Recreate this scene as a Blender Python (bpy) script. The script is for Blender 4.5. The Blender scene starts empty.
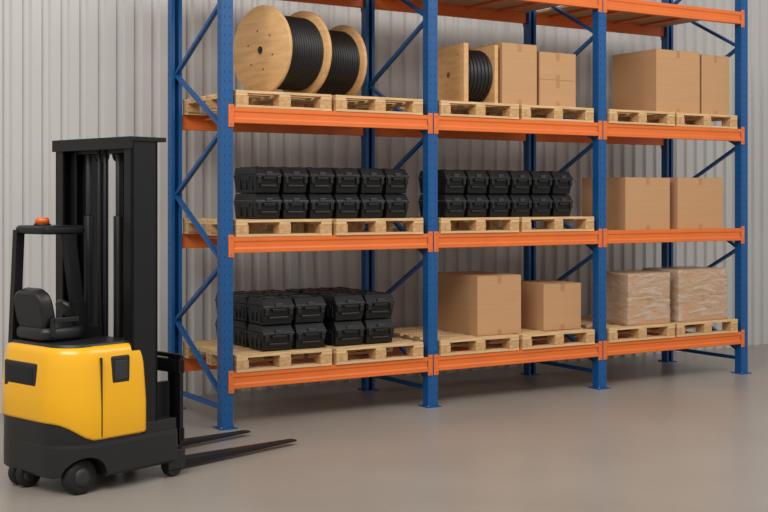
import bpy, bmesh, math, random
from mathutils import Vector, Matrix
random.seed(7)
S = bpy.context.scene
try:
    S.view_settings.view_transform = 'Standard'
    S.view_settings.look = 'None'
except Exception as e:
    print(e)

# ---------------------------------------------------------------- materials
def srgb(r, g, b):
    def f(c):
        c /= 255.0
        return c/12.92 if c <= 0.04045 else ((c+0.055)/1.055)**2.4
    return (f(r), f(g), f(b), 1)

def mat(name, col, rough=0.5, metal=0.0, noise=None, bump=None, spec=0.5, coat=0.0):
    """noise=(scale vector, amount) colour variation ; bump=(scale vector, strength)"""
    m = bpy.data.materials.new(name); m.use_nodes = True
    nt = m.node_tree; b = nt.nodes['Principled BSDF']
    b.inputs['Base Color'].default_value = col
    b.inputs['Roughness'].default_value = rough
    b.inputs['Metallic'].default_value = metal
    b.inputs['Specular IOR Level'].default_value = spec
    b.inputs['Coat Weight'].default_value = coat
    b.inputs['Coat Roughness'].default_value = 0.15
    tc = nt.nodes.new('ShaderNodeTexCoord')
    def noi(scale, detail=5):
        mp = nt.nodes.new('ShaderNodeMapping'); mp.inputs['Scale'].default_value = scale
        nt.links.new(tc.outputs['Object'], mp.inputs['Vector'])
        n = nt.nodes.new('ShaderNodeTexNoise'); n.inputs['Scale'].default_value = 1
        n.inputs['Detail'].default_value = detail
        nt.links.new(mp.outputs[0], n.inputs['Vector'])
        return n
    if noise:
        n = noi(noise[0])
        r = nt.nodes.new('ShaderNodeValToRGB')
        a = noise[1]
        r.color_ramp.elements[0].position = 0.3; r.color_ramp.elements[1].position = 0.7
        r.color_ramp.elements[0].color = (col[0]*(1-a), col[1]*(1-a), col[2]*(1-a), 1)
        r.color_ramp.elements[1].color = (min(1, col[0]*(1+a)), min(1, col[1]*(1+a)), min(1, col[2]*(1+a)), 1)
        nt.links.new(n.outputs['Fac'], r.inputs[0]); nt.links.new(r.outputs[0], b.inputs['Base Color'])
    if bump:
        n = noi(bump[0])
        bp = nt.nodes.new('ShaderNodeBump'); bp.inputs['Strength'].default_value = bump[1]
        bp.inputs['Distance'].default_value = 0.02
        nt.links.new(n.outputs['Fac'], bp.inputs['Height']); nt.links.new(bp.outputs[0], b.inputs['Normal'])
    return m

M = {}
M['blue'] = mat('blue_paint', srgb(4, 82, 143), 0.42, noise=((3, 3, 3), 0.06))
M['slot'] = mat('slot_shadow', srgb(10, 52, 98), 0.7)
M['orange'] = mat('orange_paint', srgb(230, 114, 44), 0.45, noise=((3, 3, 3), 0.05))
M['steel'] = mat('zinc_steel', srgb(150, 150, 150), 0.4, 0.8)
M['wood'] = mat('pallet_wood', srgb(218, 181, 132), 0.75, noise=((4, 26, 60), 0.24), bump=((10, 60, 90), 0.2))
M['wood2'] = mat('pallet_wood_end', srgb(200, 158, 110), 0.8, noise=((24, 24, 40), 0.25))
M['ply'] = mat('drum_plywood', srgb(214, 168, 114), 0.65, noise=((4, 4, 22), 0.14), bump=((10, 10, 40), 0.08))
M['card'] = mat('cardboard', srgb(194, 150, 108), 0.85, noise=((2.5, 2.5, 60), 0.035))
M['tape'] = mat('packing_tape', srgb(178, 132, 92), 0.35)
M['cardgap'] = mat('cardboard_fold', srgb(122, 88, 58), 0.9)
M['black'] = mat('black_plastic', srgb(17, 18, 20), 0.42, bump=((60, 60, 60), 0.05), spec=0.4)
M['black2'] = mat('black_plastic_lid', srgb(23, 24, 26), 0.33, spec=0.45)
M['grey'] = mat('dark_grey_latch', srgb(46, 48, 51), 0.4)
M['cable'] = mat('cable_rubber', srgb(24, 24, 26), 0.42)
M['yellow'] = mat('yellow_paint', srgb(250, 184, 4), 0.3, coat=0.4)
M['fblack'] = mat('forklift_black', srgb(27, 28, 30), 0.42)
M['frame'] = mat('mast_steel_black', srgb(23, 24, 26), 0.38, 0.3)
M['rubber'] = mat('tyre_rubber', srgb(24, 24, 24), 0.8)
M['hub'] = mat('wheel_hub', srgb(58, 58, 58), 0.5, 0.4)
M['beacon'] = mat('beacon_orange', srgb(235, 100, 20), 0.2, coat=0.5)
M['deck'] = mat('chipboard_deck', srgb(190, 150, 110), 0.8, noise=((40, 40, 40), 0.15))
# translucent stretch film: clear sheet + milky haze + gloss, all wrinkled
m = bpy.data.materials.new('stretch_film'); m.use_nodes = True
nt = m.node_tree; nt.nodes.clear()
out = nt.nodes.new('ShaderNodeOutputMaterial')
tr = nt.nodes.new('ShaderNodeBsdfTransparent'); tr.inputs[0].default_value = (1, 0.99, 0.97, 1)
pb = nt.nodes.new('ShaderNodeBsdfPrincipled')
pb.inputs['Base Color'].default_value = srgb(225, 210, 192); pb.inputs['Roughness'].default_value = 0.14
pb.inputs['Specular IOR Level'].default_value = 0.9
tc = nt.nodes.new('ShaderNodeTexCoord')
mp = nt.nodes.new('ShaderNodeMapping'); mp.inputs['Scale'].default_value = (5, 5, 17); mp.inputs['Rotation'].default_value = (0.25, 0.35, 0)
n = nt.nodes.new('ShaderNodeTexNoise'); n.inputs['Scale'].default_value = 1.0; n.inputs['Detail'].default_value = 4; n.inputs['Distortion'].default_value = 0.8
rp = nt.nodes.new('ShaderNodeMapRange'); rp.inputs['From Min'].default_value = 0.35; rp.inputs['From Max'].default_value = 0.72
rp.inputs['To Min'].default_value = 0.16; rp.inputs['To Max'].default_value = 0.62
bp = nt.nodes.new('ShaderNodeBump'); bp.inputs['Strength'].default_value = 0.9; bp.inputs['Distance'].default_value = 0.03
mxs = nt.nodes.new('ShaderNodeMixShader')
nt.links.new(tc.outputs['Object'], mp.inputs[0]); nt.links.new(mp.outputs[0], n.inputs[0])
nt.links.new(n.outputs['Fac'], rp.inputs[0]); nt.links.new(n.outputs['Fac'], bp.inputs['Height'])
nt.links.new(bp.outputs[0], pb.inputs['Normal']); nt.links.new(rp.outputs[0], mxs.inputs[0])
nt.links.new(tr.outputs[0], mxs.inputs[1]); nt.links.new(pb.outputs[0], mxs.inputs[2]); nt.links.new(mxs.outputs[0], out.inputs[0])
M['film'] = m

# ---------------------------------------------------------------- mesh builder
class B:
    def __init__(s): s.bm = bmesh.new(); s.mats = []
    def mi(s, k):
        if k not in s.mats: s.mats.append(k)
        return s.mats.index(k)
    def quadbox(s, pts, k):
        vs = [s.bm.verts.new(p) for p in pts]; i = s.mi(k)
        for f in ((0,3,2,1),(4,5,6,7),(0,1,5,4),(1,2,6,5),(2,3,7,6),(3,0,4,7)):
            fa = s.bm.faces.new([vs[j] for j in f]); fa.material_index = i
    def box(s, x0, x1, y0, y1, z0, z1, k, M4=None):
        p = [Vector(q) for q in ((x0,y0,z0),(x1,y0,z0),(x1,y1,z0),(x0,y1,z0),(x0,y0,z1),(x1,y0,z1),(x1,y1,z1),(x0,y1,z1))]
        if M4: p = [M4 @ q for q in p]
        s.quadbox(p, k)
    def bar(s, a, b, w, h, k, up=(0,0,1)):
        a = Vector(a); b = Vector(b); d = (b-a); L = d.length; d.normalize()
        u = Vector(up)
        if abs(d.dot(u)) > 0.98: u = Vector((1,0,0))
        r = d.cross(u).normalized(); u = r.cross(d).normalized()
        p = []
        for t in (a, b):
            for sx, sy in ((-1,-1),(1,-1),(1,1),(-1,1)):
                p.append(t + r*sx*w/2 + u*sy*h/2)
        s.quadbox(p, k)
    def loft(s, rings, k, cap=True, smooth=True, kcap=None):
        i = s.mi(k); vr = [[s.bm.verts.new(p) for p in r] for r in rings]
        n = len(vr[0])
        for a, b in zip(vr[:-1], vr[1:]):
            for j in range(n):
                f = s.bm.faces.new((a[j], a[(j+1) % n], b[(j+1) % n], b[j])); f.material_index = i; f.smooth = smooth
        if cap:
            ic = s.mi(kcap) if kcap else i
            f = s.bm.faces.new(list(reversed(vr[0]))); f.material_index = ic
            f = s.bm.faces.new(vr[-1]); f.material_index = ic
    def lathe(s, prof, k, M4, n=48, cap=True, kcap=None):
        """prof = [(axis, radius)]; axis along local X"""
        rings = []
        for x, r in prof:
            rings.append([M4 @ Vector((x, r*math.cos(2*math.pi*j/n), r*math.sin(2*math.pi*j/n))) for j in range(n)])
        s.loft(rings, k, cap, kcap=kcap)
    def cyl(s, a, b, r, k, n=20, r2=None):
        a = Vector(a); b = Vector(b); d = (b-a).normalized()
        q = Vector((1,0,0)).rotation_difference(d).to_matrix().to_4x4()
        s.lathe([(0, r), ((b-a).length, r2 if r2 else r)], k, Matrix.Translation(a) @ q, n)
    def obj(s, name, bevel=0.0, parent=None, seg=2):
        bmesh.ops.recalc_face_normals(s.bm, faces=s.bm.faces)
        me = bpy.data.meshes.new(name); s.bm.to_mesh(me); s.bm.free()
        for k in s.mats: me.materials.append(M[k])
        o = bpy.data.objects.new(name, me); S.collection.objects.link(o)
        if bevel:
            m = o.modifiers.new('bevel', 'BEVEL'); m.width = bevel; m.segments = seg
            m.limit_method = 'ANGLE'; m.angle_limit = math.radians(40); m.harden_normals = False
        if parent: o.parent = parent
        return o

def empty(name, loc=(0,0,0), rz=0):
    e = bpy.data.objects.new(name, None); S.collection.objects.link(e)
    e.location = loc; e.rotation_euler = (0, 0, rz); e.empty_display_size = 0.2
    return e

# ---------------------------------------------------------------- room
WALL_Y = 1.65
# floor
m = bpy.data.materials.new('polished_concrete'); m.use_nodes = True
nt = m.node_tree; bs = nt.nodes['Principled BSDF']
tc = nt.nodes.new('ShaderNodeTexCoord')
n1 = nt.nodes.new('ShaderNodeTexNoise'); n1.inputs['Scale'].default_value = 0.9; n1.inputs['Detail'].default_value = 8
n2 = nt.nodes.new('ShaderNodeTexNoise'); n2.inputs['Scale'].default_value = 14; n2.inputs['Detail'].default_value = 6
mx = nt.nodes.new('ShaderNodeMath'); mx.operation = 'ADD'
sc = nt.nodes.new('ShaderNodeMath'); sc.operation = 'MULTIPLY'; sc.inputs[1].default_value = 0.35
nt.links.new(tc.outputs['Object'], n1.inputs[0]); nt.links.new(tc.outputs['Object'], n2.inputs[0])
nt.links.new(n2.outputs[0], sc.inputs[0]); nt.links.new(n1.outputs[0], mx.inputs[0]); nt.links.new(sc.outputs[0], mx.inputs[1])
rp = nt.nodes.new('ShaderNodeValToRGB')
rp.color_ramp.elements[0].position = 0.45; rp.color_ramp.elements[0].color = srgb(150, 142, 133)
rp.color_ramp.elements[1].position = 0.95; rp.color_ramp.elements[1].color = srgb(162, 154, 145)
nt.links.new(mx.outputs[0], rp.inputs[0]); nt.links.new(rp.outputs[0], bs.inputs['Base Color'])
bs.inputs['Roughness'].default_value = 0.3; bs.inputs['Specular IOR Level'].default_value = 0.4
M['floor'] = m
b = B(); b.box(-12, 16, -14, WALL_Y+0.1, -0.1, 0, 'floor'); b.obj('floor')

# corrugated wall
M['wall'] = mat('corrugated_white_steel', srgb(199, 197, 194), 0.45, 0.0, noise=((0.6, 1, 0.3), 0.02))
b = B(); i = b.mi('wall'); pitch = 0.17; x = -12.0; pts = []
while x < 16:
    pts += [(x, WALL_Y), (x+0.085, WALL_Y), (x+0.103, WALL_Y+0.034), (x+0.152, WALL_Y+0.034)]
    x += pitch
pts.append((x, WALL_Y))
lo = [b.bm.verts.new((p[0], p[1], 0)) for p in pts]; hi = [b.bm.verts.new((p[0], p[1], 7.0)) for p in pts]
for j in range(len(pts)-1):
    f = b.bm.faces.new((lo[j], lo[j+1], hi[j+1], hi[j])); f.material_index = i
b.bm.faces.new([b.bm.verts.new(p) for p in ((-12, WALL_Y+0.06, 0), (16, WALL_Y+0.06, 0), (16, WALL_Y+0.06, 7), (-12, WALL_Y+0.06, 7))])
b.obj('wall_back')

# ---------------------------------------------------------------- pallet rack
D = 1.10; BAY = 2.0; H = 4.9
LV = [0.385, 1.49, 2.55, 3.80]; BH = 0.13
rack = empty('pallet_rack')
b = B()
for pi in range(4):
    X = pi*BAY
    for (Y, sgn) in ((0, 1), (D, -1)):
        f0 = Y - sgn*0.045   # outer face
        def yb(a, c):
            ys = sorted((f0+sgn*a, f0+sgn*c)); return ys
        y0, y1 = yb(0, 0.005); b.box(X-0.05, X+0.05, y0, y1, 0.006, H, 'blue')
        y0, y1 = yb(0.005, 0.085)
        b.box(X-0.05, X-0.045, y0, y1, 0.006, H, 'blue'); b.box(X+0.045, X+0.05, y0, y1, 0.006, H, 'blue')
        y0, y1 = yb(0.085, 0.09)
        b.box(X-0.05, X-0.018, y0, y1, 0.006, H, 'blue'); b.box(X+0.018, X+0.05, y0, y1, 0.006, H, 'blue')
        b.box(X-0.075, X+0.075, Y-0.08, Y+0.08, 0, 0.008, 'blue')
        for bx in (-0.062, 0.062):
            b.cyl((X+bx, Y-sgn*0.06, 0.008), (X+bx, Y-sgn*0.06, 0.02), 0.009, 'steel', 8)
        z = 0.12
        while z < H-0.05:
            yy0, yy1 = sorted((f0-sgn*0.0008, f0+sgn*0.002))
            for sx in (-0.024, 0.024):
                b.box(X+sx-0.004, X+sx+0.004, yy0, yy1, z-0.010, z+0.010, 'slot')
            b.box(X-0.0508, X-0.048, Y-0.006, Y+0.006, z-0.008, z+0.008, 'slot')
            z += 0.075
    fr = [0.24, 1.34, 2.44, 3.50, 4.6]; re = [0.79, 1.90, 2.97, 4.05]
    seq = []
    for q in range(4): seq += [(0.03, fr[q]), (D-0.03, re[q])]
    seq.append((0.03, fr[4]))
    for (p, q) in zip(seq[:-1], seq[1:]):
        b.bar((X, p[0], p[1]), (X, q[0], q[1]), 0.03, 0.036, 'blue', up=(1,0,0))
    for z in (0.16, 4.75):
        b.bar((X, 0.03, z), (X, D-0.03, z), 0.03, 0.036, 'blue')
b.obj('frames', 0.0, rack)

b = B()
def beam(x0, x1, yf, sgn, zc):
    h = BH/2
    prof = [(0,-h),(0,-h+0.035),(0.007,-h+0.043),(0.007,h-0.043),(0,h-0.035),(0,h),(0.05,h),(0.05,-h)]
    i = b.mi('orange')
    A = [b.bm.verts.new((x0, yf+sgn*p[0], zc+p[1])) for p in prof]
    C = [b.bm.verts.new((x1, yf+sgn*p[0], zc+p[1])) for p in prof]
    n = len(prof)
    for j in range(n):
        f = b.bm.faces.new((A[j], A[(j+1) % n], C[(j+1) % n], C[j])); f.material_index = i
    b.bm.faces.new(list(reversed(A))).material_index = i; b.bm.faces.new(C).material_index = i
for li, zc in enumerate(LV):
    for k in range(3):
        x0 = k*BAY+0.052; x1 = (k+1)*BAY-0.052
        beam(x0, x1, -0.047, 1, zc); beam(x0, x1, D+0.047, -1, zc)
        for (Y, sgn) in ((-0.047, 1), (D+0.047, -1)):
            for (xa, xb) in ((x0-0.046, x0+0.004), (x1-0.004, x1+0.046)):
                ya, yb2 = sorted((Y, Y-sgn*0.006))
                b.box(xa, xb, ya, yb2, zc-0.10, zc+0.085, 'orange')
                xm = (xa+xb)/2
                for dz in (-0.075, 0.06):
                    yy = Y-sgn*0.006
                    b.cyl((xm, yy, zc+dz), (xm, yy-sgn*0.006, zc+dz), 0.008, 'steel', 8)
        for t in (0.3, 0.68, 1.2, 1.6):
            xx = k*BAY+t
            b.box(xx-0.03, xx+0.03, 0.004, D-0.004, zc+BH/2-0.045, zc+BH/2-0.022, 'orange')
b.obj('beams', 0.003, rack, 1)
b = B()
for (li, k) in ((1, 2), (3, 1), (3, 2), (3, 0)):
    zc = LV[li]
    b.box(k*BAY+0.06, (k+1)*BAY-0.06, 0.006, D-0.006, zc+BH/2-0.021, zc+BH/2, 'deck')
b.obj('decking', 0.0, rack)

# ---------------------------------------------------------------- pallets
PW, PD, PH = 0.885, 1.15, 0.14
def make_pallet_mesh():
    b = B(); w = PW/2; d = PD
    n = 7; bw = 0.112; gap = (PD-n*bw)/(n-1)
    for i in range(n):
        y0 = i*(bw+gap); e = random.uniform(-0.004, 0.004)
        b.box(-w+e, w+e, y0, y0+bw, 0.118, 0.14, 'wood')
        for xx in (-w+0.05, 0, w-0.05):
            for dy in (0.03, 0.08):
                b.cyl((xx, y0+dy, 0.139), (xx, y0+dy, 0.1408), 0.005, 'steel', 6)
    for xx in (-w, -0.05, w-0.1):
        b.box(xx, xx+0.1, 0, d, 0.096, 0.1175, 'wood')
    for xx in (-w, -0.055, w-0.11):
        for yy in (0, d/2-0.06, d-0.12):
            b.box(xx, xx+0.11, yy+0.002, yy+0.12, 0.0205, 0.096, 'wood2')
    for yy in (0, d/2-0.05, d-0.1):
        b.box(-w, w, yy, yy+0.1, 0, 0.02, 'wood')
    o = b.obj('pallet', 0.003, None, 1); me = o.data
    bpy.data.objects.remove(o)
    return me
pal_me = make_pallet_mesh()
def pallet(x, lv, y=-0.055, rz=0.0):
    o = bpy.data.objects.new('pallet', pal_me); S.collection.objects.link(o)
    o.location = (x, y, LV[lv]+BH/2); o.rotation_euler = (0, 0, rz)
    m = o.modifiers.new('bevel', 'BEVEL'); m.width = 0.003; m.segments = 1
    return o
for lv in range(3):
    for k in range(3):
        if lv == 1 and k == 2: continue
        for xc in (0.52, 1.445):
            pallet(k*BAY+xc, lv, -0.055+random.uniform(-0.008, 0.008))
PT = [z+BH/2+PH for z in LV]

# ---------------------------------------------------------------- storage bins
def make_bins(nx, ny, w, d, h, gx, gy):
    b = B()
    for ix in range(nx):
        for iy in range(ny):
            for iz in range(2):
                x = (ix-(nx-1)/2)*(w+gx) - w/2; y = 0.03+iy*(d+gy); z = iz*h
                if ny > 1:
                    y += random.uniform(-0.006, 0.006)
                x += random.uniform(-0.002, 0.002)
                t = 0.016
                p = [(x+t,y+t*2,z),(x+w-t,y+t*2,z),(x+w-t,y+d-t,z),(x+t,y+d-t,z),
                     (x+0.004,y+0.004,z+h*0.62),(x+w-0.004,y+0.004,z+h*0.62),(x+w-0.004,y+d-0.004,z+h*0.62),(x+0.004,y+d-0.004,z+h*0.62)]
                b.quadbox([Vector(q) for q in p], 'black')
                b.box(x, x+w, y-0.004, y+d, z+h*0.60, z+h*0.69, 'black2')
                q = 0.012
                p = [(x+0.003,y+0.003,z+h*0.70),(x+w-0.003,y+0.003,z+h*0.70),(x+w-0.003,y+d-0.003,z+h*0.70),(x+0.003,y+d-0.003,z+h*0.70),
                     (x+q,y+0.05,z+h*0.965),(x+w-q,y+0.05,z+h*0.965),(x+w-q,y+d-0.02,z+h*0.965),(x+q,y+d-0.02,z+h*0.965)]
                b.quadbox([Vector(v) for v in p], 'black2')
                for rx in (w*0.16, w*0.78):
                    b.box(x+rx, x+rx+0.018, y+0.06, y+d-0.05, z+h*0.955, z+h*0.995, 'black')
                b.box(x+w*0.3, x+w*0.7, y+d*0.46, y+d*0.54, z+h*0.955, z+h*0.995, 'black')
                b.box(x+w*0.2, x+w*0.8, y+0.004, y+0.03, z+h*0.22, z+h*0.30, 'black2')
                b.box(x+w*0.28, x+w*0.72, y-0.012, y+0.012, z+h*0.50, z+h*0.60, 'black')
                b.box(x+w*0.38, x+w*0.62, y-0.010, y+0.02, z+h*0.64, z+h*0.80, 'grey')
                for lx in (0.06, 0.82):
                    b.box(x+w*lx, x+w*lx+w*0.12, y-0.006, y+0.02, z+h*0.36, z+h*0.62, 'black2')
                for sy in (0.2, 0.45, 0.7):
                    b.box(x+0.001, x+0.02, y+d*sy, y+d*sy+0.025, z+h*0.1, z+h*0.6, 'black2')
                b.box(x-0.003, x+0.01, y+d*0.3, y+d*0.65, z+h*0.46, z+h*0.62, 'black2')
    o = b.obj('tmp', 0.004, None, 2); me = o.data; bpy.data.objects.remove(o); return me
bin_a = make_bins(3, 1, 0.240, 0.46, 0.222, 0.012, 0.02)
bin_b = make_bins(2, 3, 0.295, 0.325, 0.222, 0.012, 0.012)
def bins(me, x, lv):
    o = bpy.data.objects.new('stacked_plastic_storage_bins', me); S.collection.objects.link(o)
    o.location = (x, 0.0, PT[lv]+0.001)
    m = o.modifiers.new('bevel', 'BEVEL'); m.width = 0.004; m.segments = 2; m.limit_method = 'ANGLE'
bins(bin_a, 0.665, 1); bins(bin_a, 1.425, 1); bins(bin_a, 2.56, 1); bins(bin_a, 3.32, 1)
bins(bin_b, 0.655, 0); bins(bin_b, 1.345, 0)

# ---------------------------------------------------------------- cardboard boxes
def outline_sq(w, d, r):
    pts = []
    cs = ((w-r, d-r, 0), (-w+r, d-r, 90), (-w+r, -d+r, 180), (w-r, -d+r, 270))
    for q in range(4):
        cx, cy, a0 = cs[q]
        for j in range(4):
            a = math.radians(a0+30*j); pts.append((cx+r*math.cos(a), cy+r*math.sin(a)))
        nx, ny, na = cs[(q+1) % 4]
        e = pts[-1]; a = math.radians(na); f = (nx+r*math.cos(a), ny+r*math.sin(a))
        for j in range(1, 9):
            t = j/9; pts.append((e[0]+(f[0]-e[0])*t, e[1]+(f[1]-e[1])*t))
    return pts
def carton(x0, x1, y0, y1, z0, h, rz=0.0, film=False, name='cardboard_box'):
    cx, cy = (x0+x1)/2, (y0+y1)/2; w, d = (x1-x0)/2, (y1-y0)/2
    b = B(); k = 'card'
    if not film:
        b.box(-w, w, -d, d, 0, h-0.006, k)
        b.box(-w, -0.002, -d, d, h-0.0055, h, k); b.box(0.002, w, -d, d, h-0.0055, h, k)
        b.box(-0.024, 0.024, -d-0.0008, d+0.0008, h, h+0.0008, 'tape')
        b.box(-0.024, 0.024, -d-0.0012, -d, h-0.075, h+0.0008, 'tape')
        b.box(-0.024, 0.024, -d-0.0012, -d, 0, 0.05, 'tape')
        o = b.obj(name, 0.004, None, 2)
    else:
        # cartons inside ...
        iw, idp = w-0.012, d-0.012
        for zi in range(2):
            za, zb = zi*h/2+0.002, (zi+1)*h/2-0.002
            b.box(-iw, iw, -idp, idp, za, zb, k)
            b.box(-0.024, 0.024, -idp-0.001, -idp, zb-0.06, zb, 'tape')
        # ... pulled tight in stretch film
        rings = []; n = 14
        for j in range(n+1):
            z = h*j/n; r = []
            for (px, py) in outline_sq(w, d, 0.022):
                e = 0.003*math.sin(j*2.1+px*9+py*7)+0.002*random.uniform(-1, 1)-(0.004 if j == 7 else 0)
                sx = (1+e/w); r.append(Vector((px*sx, py*sx, z)))
            rings.append(r)
        rings.append([Vector((p.x*0.975, p.y*0.975, h+0.008)) for p in rings[-1]])
        b.loft(rings, 'film')
        o = b.obj(name, 0.0, None)
    o.location = (cx, cy, z0+0.001); o.rotation_euler = (0, 0, rz)
    return o
carton(2.58, 3.09, 0.08, 0.80, PT[0], 0.555); carton(3.38, 3.85, 0.10, 0.62, PT[0], 0.45)
carton(4.38, 4.97, 0.00, 0.52, PT[0], 0.52, film=True, name='stretch_wrapped_carton')
carton(5.08, 5.80, 0.00, 0.56, PT[0], 0.535, film=True, name='stretch_wrapped_carton')
dk = LV[1]+BH/2
carton(4.38, 4.99, 0.04, 0.70, dk, 0.53); carton(5.10, 5.76, 0.04, 0.70, dk, 0.535)
carton(2.83, 3.24, 0.03, 0.62, PT[2], 0.58)
carton(3.29, 3.74, 0.05, 0.55, PT[2], 0.262); carton(3.29, 3.74, 0.05, 0.55, PT[2]+0.264, 0.262)
carton(4.80, 5.42, 0.04, 0.70, PT[2], 0.65); carton(5.46, 5.87, 0.05, 0.70, PT[2], 0.635)

# ---------------------------------------------------------------- cable drums
def drum(x, y, z, r, L, phi):
    """left flange centre at x,y ; axis along phi"""
    b = B(); I = Matrix.Identity(4); t = 0.034
    for s0 in (-t/2, L-t/2):
        b.lathe([(s0, 0.035), (s0, r-0.004), (s0+0.004, r), (s0+t-0.004, r), (s0+t, r-0.004), (s0+t, 0.035), (s0, 0.035)], 'ply', I, 72, cap=False)
        for q in range(6):
            a = q*math.pi/3+0.3
            yy, zz = 0.17*math.cos(a), 0.17*math.sin(a)
            b.cyl((s0-0.004, yy, zz), (s0+t+0.004, yy, zz), 0.009, 'cardgap', 10)
        for q in range(12):
            a = q*math.pi/6+0.1
            yy, zz = (r-0.035)*math.cos(a), (r-0.035)*math.sin(a)
            b.cyl((s0-0.001, yy, zz), (s0+t+0.001, yy, zz), 0.004, 'cardgap', 8)
    b.lathe([(-t/2-0.003, 0.034), (-t/2-0.003, 0.044), (L+t/2+0.003, 0.044), (L+t/2+0.003, 0.034)], 'ply', I, 24, cap=False)
    b.lathe([(-t/2+0.004, 0.036), (L+t/2-0.004, 0.036)], 'cable', I, 24)
    nr = 15; a0 = t/2+0.004; a1 = L-t/2-0.004; pr = (a1-a0)/nr; prof = []
    rc = r*0.80
    for i in range(nr):
        for j in range(7):
            th = math.pi*j/6
            prof.append((a0+pr*i+pr/2-math.cos(th)*pr*0.5, rc+math.sin(th)*pr*0.5))
    prof = [(a0, 0.1)]+prof+[(a1, 0.1)]
    b.lathe(prof, 'cable', I, 64)
    o = b.obj('cable_drum', 0.0)
    o.location = (x, y, z+r+0.001); o.rotation_euler = (0, 0, phi)
    return o
drum(0.487, 0.33, PT[2], 0.385, 0.45, math.radians(14))
drum(1.02, 0.62, PT[2], 0.36, 0.46, math.radians(11))

# square-cheeked cable crate reel
def crate_reel(x0, x1, y0, y1, z0, h):
    b = B(); w = x1-x0; d = y1-y0
    for xs in (0, w-0.04):
        b.box(xs, xs+0.04, 0, d, 0, h, 'ply')
    for (yy, zz) in ((d-0.07, h-0.05), (d-0.07, 0)):
        b.box(0.04, w-0.04, yy, yy+0.07, zz, zz+0.05, 'wood')
    for yy in (0, d-0.07):
        b.box(-0.012, 0.0, yy, yy+0.07, 0, h, 'ply')
    nr = 7; a0 = 0.042; a1 = w-0.042; pr = (a1-a0)/nr; prof = [(a0, 0.08)]
    R = h/2-0.045
    for i in range(nr):
        for j in range(7):
            th = math.pi*j/6
            prof.append((a0+pr*i+pr/2-math.cos(th)*pr*0.5, R+math.sin(th)*pr*0.5))
    prof.append((a1, 0.08))
    b.lathe(prof, 'cable', Matrix.Translation((0, R+0.04, h/2)), 56)
    for q in range(4):
        for xs in (-0.002, w-0.004):
            b.cyl((xs, 0.12+q % 2*(d-0.24), 0.1+q//2*(h-0.2)), (xs+0.006, 0.12+q % 2*(d-0.24), 0.1+q//2*(h-0.2)), 0.008, 'cardgap', 8)
    b.cyl((-0.003, R+0.04, h/2), (w+0.003, R+0.04, h/2), 0.028, 'cardgap', 20)
    o = b.obj('cable_reel_crate', 0.004); o.location = (x0, y0, z0+0.001)
crate_reel(2.41, 2.79, 0.04, 0.72, PT[2], 0.55)

# ---------------------------------------------------------------- forklift
FK = empty('forklift', (-0.972, -0.965, 0), math.radians(17.1))
def outline(x0, x1, y0, y1, rr, rf, n=8):
    pts = []
    cs = ((x1-rf, y1-rf, rf, 0), (x0+rr, y1-rr, rr, 90), (x0+rr, y0+rr, rr, 180), (x1-rf, y0+rf, rf, 270))
    for qi in range(4):
        cx, cy, r, a0 = cs[qi]
        for j in range(n+1):
            a = math.radians(a0+90*j/n); pts.append((cx+r*math.cos(a), cy+r*math.sin(a)))
        nx, ny, nr_, na = cs[(qi+1) % 4]
        e = pts[-1]; a = math.radians(na); f = (nx+nr_*math.cos(a), ny+nr_*math.sin(a))
        for j in range(1, 5):
            t = j/5; pts.append((e[0]+(f[0]-e[0])*t, e[1]+(f[1]-e[1])*t))
    return pts
def shell(b, x0, x1, y0, y1, rr, rf, levels, k, kcap=None, zf=None):
    rings = []
    for li, (z, ins) in enumerate(levels):
        rings.append([Vector((p[0], p[1], z+(zf(p[0], p[1], z) if zf else 0))) for p in outline(x0+ins, x1-ins, y0+ins, y1-ins, max(rr-ins*0.5, 0.02), max(rf-ins*0.3, 0.01))])
    b.loft(rings, k, True, True, kcap)
def sm(t):
    t = max(0, min(1, t)); return t*t*(3-2*t)
WX, WY, WR = -0.84, -0.33, 0.108
b = B()
shell(b, -1.02, -0.12, -0.45, 0.45, 0.27, 0.05, [(0.10, 0.03), (0.125, 0.0), (0.30, 0.0), (0.33, 0.004)], 'fblack')
ch = b.obj('chassis', 0.0, FK)
b = B(); b.cyl((WX, -0.7, WR), (WX, -0.24, WR), WR+0.025, 'fblack', 40); cut = b.obj('cutter', 0.0, FK)
md = ch.modifiers.new('arch', 'BOOLEAN'); md.operation = 'DIFFERENCE'; md.object = cut; md.solver = 'EXACT'
bpy.context.view_layer.update()
dg = bpy.context.evaluated_depsgraph_get()
nm = bpy.data.meshes.new_from_object(ch.evaluated_get(dg)); ch.modifiers.clear(); ch.data = nm
bpy.data.objects.remove(cut)
for p in nm.polygons: p.use_smooth = False
b = B()
shell(b, -1.02, -0.40, -0.447, 0.447, 0.27, 0.05, [(0.32, 0.0), (0.55, 0.0)], 'fblack')
b.box(-0.41, -0.15, -0.44, 0.44, 0.30, 0.40, 'fblack')
b.box(-0.41, -0.30, -0.34, 0.44, 0.40, 0.90, 'fblack')
b.obj('chassis_top', 0.003, FK)
b = B()
def zf(x, y, z):
    k = 1 if z < 0.37 else (0.6 if z < 0.56 else 0)
    return k*0.11*sm((-0.80-x)/0.22)
shell(b, -1.03, -0.385, -0.455, 0.455, 0.27, 0.05, [(0.345, 0.004), (0.36, 0.0), (0.55, 0.0), (0.80, 0.012), (0.88, 0.02), (0.915, 0.032), (0.93, 0.055)], 'yellow', 'fblack', zf)
b.obj('counterweight_body', 0.0, FK)
b = B()
b.box(-0.757, -0.751, -0.4585, 0.4585, 0.36, 0.86, 'fblack')
b.obj('panel_seam', 0.0, FK)
b = B()
b.box(-0.675, -0.53, -0.449, 0.449, 0.68, 0.86, 'fblack')
b.box(-1.026, -1.0, -0.14, 0.24, 0.65, 0.82, 'fblack')
b.obj('body_inserts', 0.02, FK, 3)
b = B()
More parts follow.
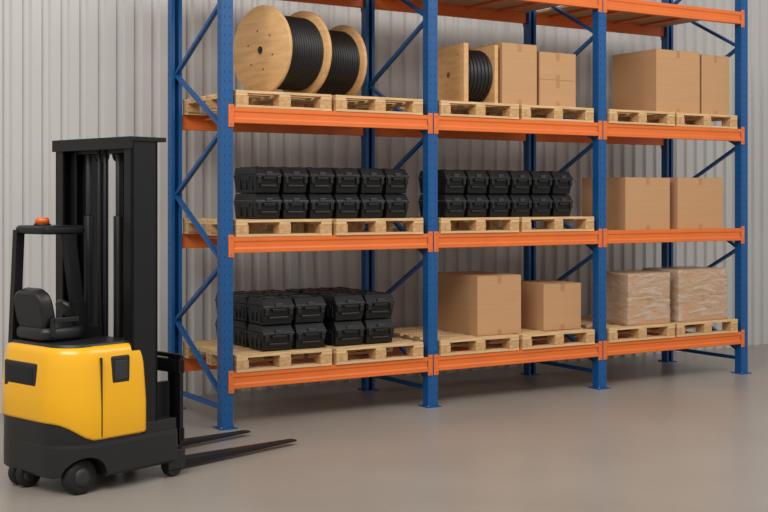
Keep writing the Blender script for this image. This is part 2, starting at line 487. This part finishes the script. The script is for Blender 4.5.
b.box(-0.65, -0.555, -0.452, 0.452, 0.71, 0.83, 'grey')
b.box(-1.029, -1.0, -0.10, 0.20, 0.68, 0.79, 'frame')
shell(b, -0.98, -0.44, -0.40, 0.40, 0.22, 0.04, [(0.925, 0), (0.945, 0.01)], 'fblack')
b.box(-0.60, -0.47, -0.06, 0.30, 0.94, 1.02, 'fblack')
b.bar((-0.55, 0.14, 1.0), (-0.60, 0.14, 1.12), 0.02, 0.02, 'fblack')
b.cyl((-0.62, 0.14, 1.11), (-0.60, 0.14, 1.13), 0.09, 'fblack', 24)
for yy in (0.02, 0.06):
    b.cyl((-0.53, yy, 1.0), (-0.55, yy, 1.10), 0.008, 'fblack', 8)
b.obj('trim_panels', 0.004, FK)
# seat
SY = 0.05
b = B()
def rrect(w, h, r, n=5):
    o = []
    for (cx, cy, a0) in ((w/2-r, h/2-r, 0), (-w/2+r, h/2-r, 90), (-w/2+r, -h/2+r, 180), (w/2-r, -h/2+r, 270)):
        for j in range(n+1):
            a = math.radians(a0+90*j/n); o.append((cx+r*math.cos(a), cy+r*math.sin(a)))
    return o
rings = []
for z, s in ((0.945, 0.86), (0.965, 0.98), (1.01, 1.0), (1.035, 0.92)):
    rings.append([Vector((-0.80+p[0]*s, SY+p[1]*s, z)) for p in rrect(0.34, 0.38, 0.08)])
b.loft(rings, 'fblack')
rings = []
Rm = Matrix.Translation((-0.92, SY, 1.14)) @ Matrix.Rotation(math.radians(-12), 4, 'Y')
for t, s in ((-0.05, 0.85), (-0.035, 0.97), (0.03, 1.0), (0.05, 0.88)):
    rings.append([Rm @ Vector((t, p[0]*s, p[1]*s*1.0)) for p in rrect(0.34, 0.29, 0.1)])
b.loft(rings, 'fblack')
for yy in (SY-0.21, SY+0.17):
    b.box(-0.90, -0.72, yy, yy+0.04, 1.07, 1.10, 'fblack')
    b.box(-0.92, -0.89, yy+0.01, yy+0.03, 0.98, 1.10, 'fblack')
b.obj('seat', 0.006, FK)
# overhead guard
b = B()
b.bar((-0.94, 0.26, 0.90), (-0.91, 0.25, 1.66), 0.05, 0.06, 'frame')
b.bar((-0.63, -0.07, 0.92), (-0.68, -0.07, 1.20), 0.06, 0.085, 'frame')
b.bar((-0.68, -0.07, 1.18), (-0.75, -0.07, 1.66), 0.055, 0.08, 'frame')
shell(b, -0.935, -0.62, -0.11, 0.29, 0.06, 0.05, [(1.635, 0.01), (1.645, 0), (1.675, 0), (1.69, 0.015)], 'frame')
b.obj('overhead_guard', 0.005, FK)
b = B()
BM = Matrix.Translation((-0.83, 0.10, 1.69)) @ Matrix.Rotation(math.radians(-90), 4, 'Y')
b.lathe([(0, 0.055), (0.012, 0.055)], 'fblack', BM, 24)
b.lathe([(0.012, 0.047), (0.042, 0.045), (0.052, 0.034)], 'beacon', BM, 24)
b.obj('beacon', 0.0, FK)
# mast
b = B()
ZT = 2.27; XO = -0.02
def cchan(xa, xb, ya, yb, z0, z1, th, side):
    xa += XO; xb += XO
    if side > 0: b.box(xa, xb, yb-th, yb, z0, z1, 'frame')
    else: b.box(xa, xb, ya, ya+th, z0, z1, 'frame')
    b.box(xa, xa+th*1.2, ya, yb, z0, z1, 'frame'); b.box(xb-th*1.2, xb, ya, yb, z0, z1, 'frame')
for s in (-1, 1):
    y_out = 0.435*s; y_in = 0.35*s
    cchan(-0.49, -0.28, min(y_out, y_in), max(y_out, y_in), 0.30, ZT-0.02, 0.018, s)
    y_out = 0.345*s; y_in = 0.28*s
    cchan(-0.43, -0.24, min(y_out, y_in), max(y_out, y_in), 0.32, ZT-0.03, 0.014, s)
    y_out = 0.275*s; y_in = 0.22*s
    cchan(-0.38, -0.20, min(y_out, y_in), max(y_out, y_in), 0.34, ZT-0.08, 0.012, s)
    b.cyl((-0.40+XO, 0.17*s, 0.40), (-0.40+XO, 0.17*s, 1.75), 0.034, 'frame', 16)
    b.cyl((-0.40+XO, 0.17*s, 1.75), (-0.40+XO, 0.17*s, ZT-0.1), 0.02, 'hub', 16)
    b.box(-0.33+XO, -0.315+XO, 0.10*s-0.02, 0.10*s+0.02, 0.4, ZT-0.12, 'frame')
    b.lathe([(-0.02, 0.05), (0.02, 0.05)], 'frame', Matrix.Translation((-0.34+XO, 0.10*s, ZT-0.11)) @ Matrix.Rotation(math.radians(90), 4, 'Z'), 20)
b.box(-0.51+XO, -0.22+XO, -0.45, 0.45, ZT-0.03, ZT, 'frame')
b.box(-0.51+XO, -0.49+XO, -0.45, 0.45, ZT-0.08, ZT-0.02, 'frame')
b.box(-0.42+XO, -0.25+XO, -0.34, 0.34, ZT-0.10, ZT-0.05, 'frame')
b.cyl((-0.42+XO, -0.05, 0.93), (-0.42+XO, -0.05, ZT-0.05), 0.014, 'cable', 10)
b.cyl((-0.42+XO, 0.02, 0.93), (-0.42+XO, 0.02, ZT-0.05), 0.012, 'cable', 10)
b.obj('mast', 0.004, FK)
# carriage + forks
b = B()
for z in (0.22, 0.68):
    b.box(-0.075, -0.03, -0.38, 0.38, z, z+0.09, 'frame')
for yy in (-0.38, 0.33, -0.03):
    b.box(-0.07, -0.04, yy, yy+0.05, 0.2, 0.80, 'frame')
for s in (-1, 1):
    b.box(-0.30, -0.07, 0.25*s-0.02, 0.25*s+0.02, 0.18, 0.62, 'frame')
b.box(-0.07, -0.045, -0.38, 0.38, 0.78, 0.81, 'frame')
b.obj('carriage', 0.004, FK)
b = B()
for yc in (-0.25, 0.27):
    w = 0.055
    b.box(-0.03, 0.012, yc-w, yc+w, 0.035, 0.80, 'frame')
    p = [(-0.03,yc-w,0.02),(1.13,yc-w*0.6,0.028),(1.13,yc+w*0.6,0.028),(-0.03,yc+w,0.02),
         (-0.03,yc-w,0.078),(1.13,yc-w*0.6,0.042),(1.13,yc+w*0.6,0.042),(-0.03,yc+w,0.078)]
    b.quadbox([Vector(q) for q in p], 'frame')
b.obj('forks', 0.004, FK)
b = B()
for s in (-1, 1):
    b.box(-0.20, -0.06, s*0.38-0.045, s*0.38+0.045, 0.05, 0.18, 'fblack')
    b.cyl((-0.14, s*0.38-0.035, 0.06), (-0.14, s*0.38+0.035, 0.06), 0.06, 'rubber', 24)
b.obj('support_legs', 0.006, FK)
# wheels
b = B()
def wheel(x, y, r, w):
    T = Matrix.Translation((x, y, r)) @ Matrix.Rotation(math.radians(90), 4, 'Z')
    b.lathe([(-w/2, r*0.6), (-w/2, r*0.93), (-w/2+0.012, r), (w/2-0.012, r), (w/2, r*0.93), (w/2, r*0.6)], 'rubber', T, 36)
    b.lathe([(-w/2-0.006, r*0.25), (-w/2-0.004, r*0.58), (w/2+0.004, r*0.58), (w/2+0.006, r*0.25)], 'hub', T, 28)
wheel(WX, WY, WR, 0.10); wheel(-0.80, 0.36, 0.10, 0.09); wheel(-0.95, 0.16, 0.085, 0.05); wheel(-0.95, 0.07, 0.085, 0.05)
b.obj('wheels', 0.0, FK)

# ---------------------------------------------------------------- lights / world
w = bpy.data.worlds.new('World'); S.world = w; w.use_nodes = True
bg = w.node_tree.nodes['Background']; bg.inputs[0].default_value = (1.0, 0.98, 0.95, 1); bg.inputs[1].default_value = 0.57
def area(name, loc, tgt, sx, sy, e, col=(1, 0.965, 0.92)):
    l = bpy.data.lights.new(name, 'AREA'); l.shape = 'RECTANGLE'; l.size = sx; l.size_y = sy; l.energy = e; l.color = col
    o = bpy.data.objects.new(name, l); S.collection.objects.link(o); o.location = loc
    o.rotation_euler = (Vector(tgt)-Vector(loc)).to_track_quat('-Z', 'Y').to_euler()
area('ceiling_light', (-5, -5, 6.5), (1.5, 0.5, 0.8), 5, 3, 390)
area('ceiling_light', (4, -6, 6.5), (4, 0.5, 0.8), 6, 3, 260)

# ---------------------------------------------------------------- camera
c = bpy.data.cameras.new('camera'); co = bpy.data.objects.new('camera', c); S.collection.objects.link(co)
co.location = (-3.99, -9.04, 1.857); co.rotation_euler = (math.radians(90), 0, math.radians(-31.33))
c.sensor_width = 36; c.lens = 1204/768*36; c.shift_y = -56/768; c.clip_end = 100
S.camera = co
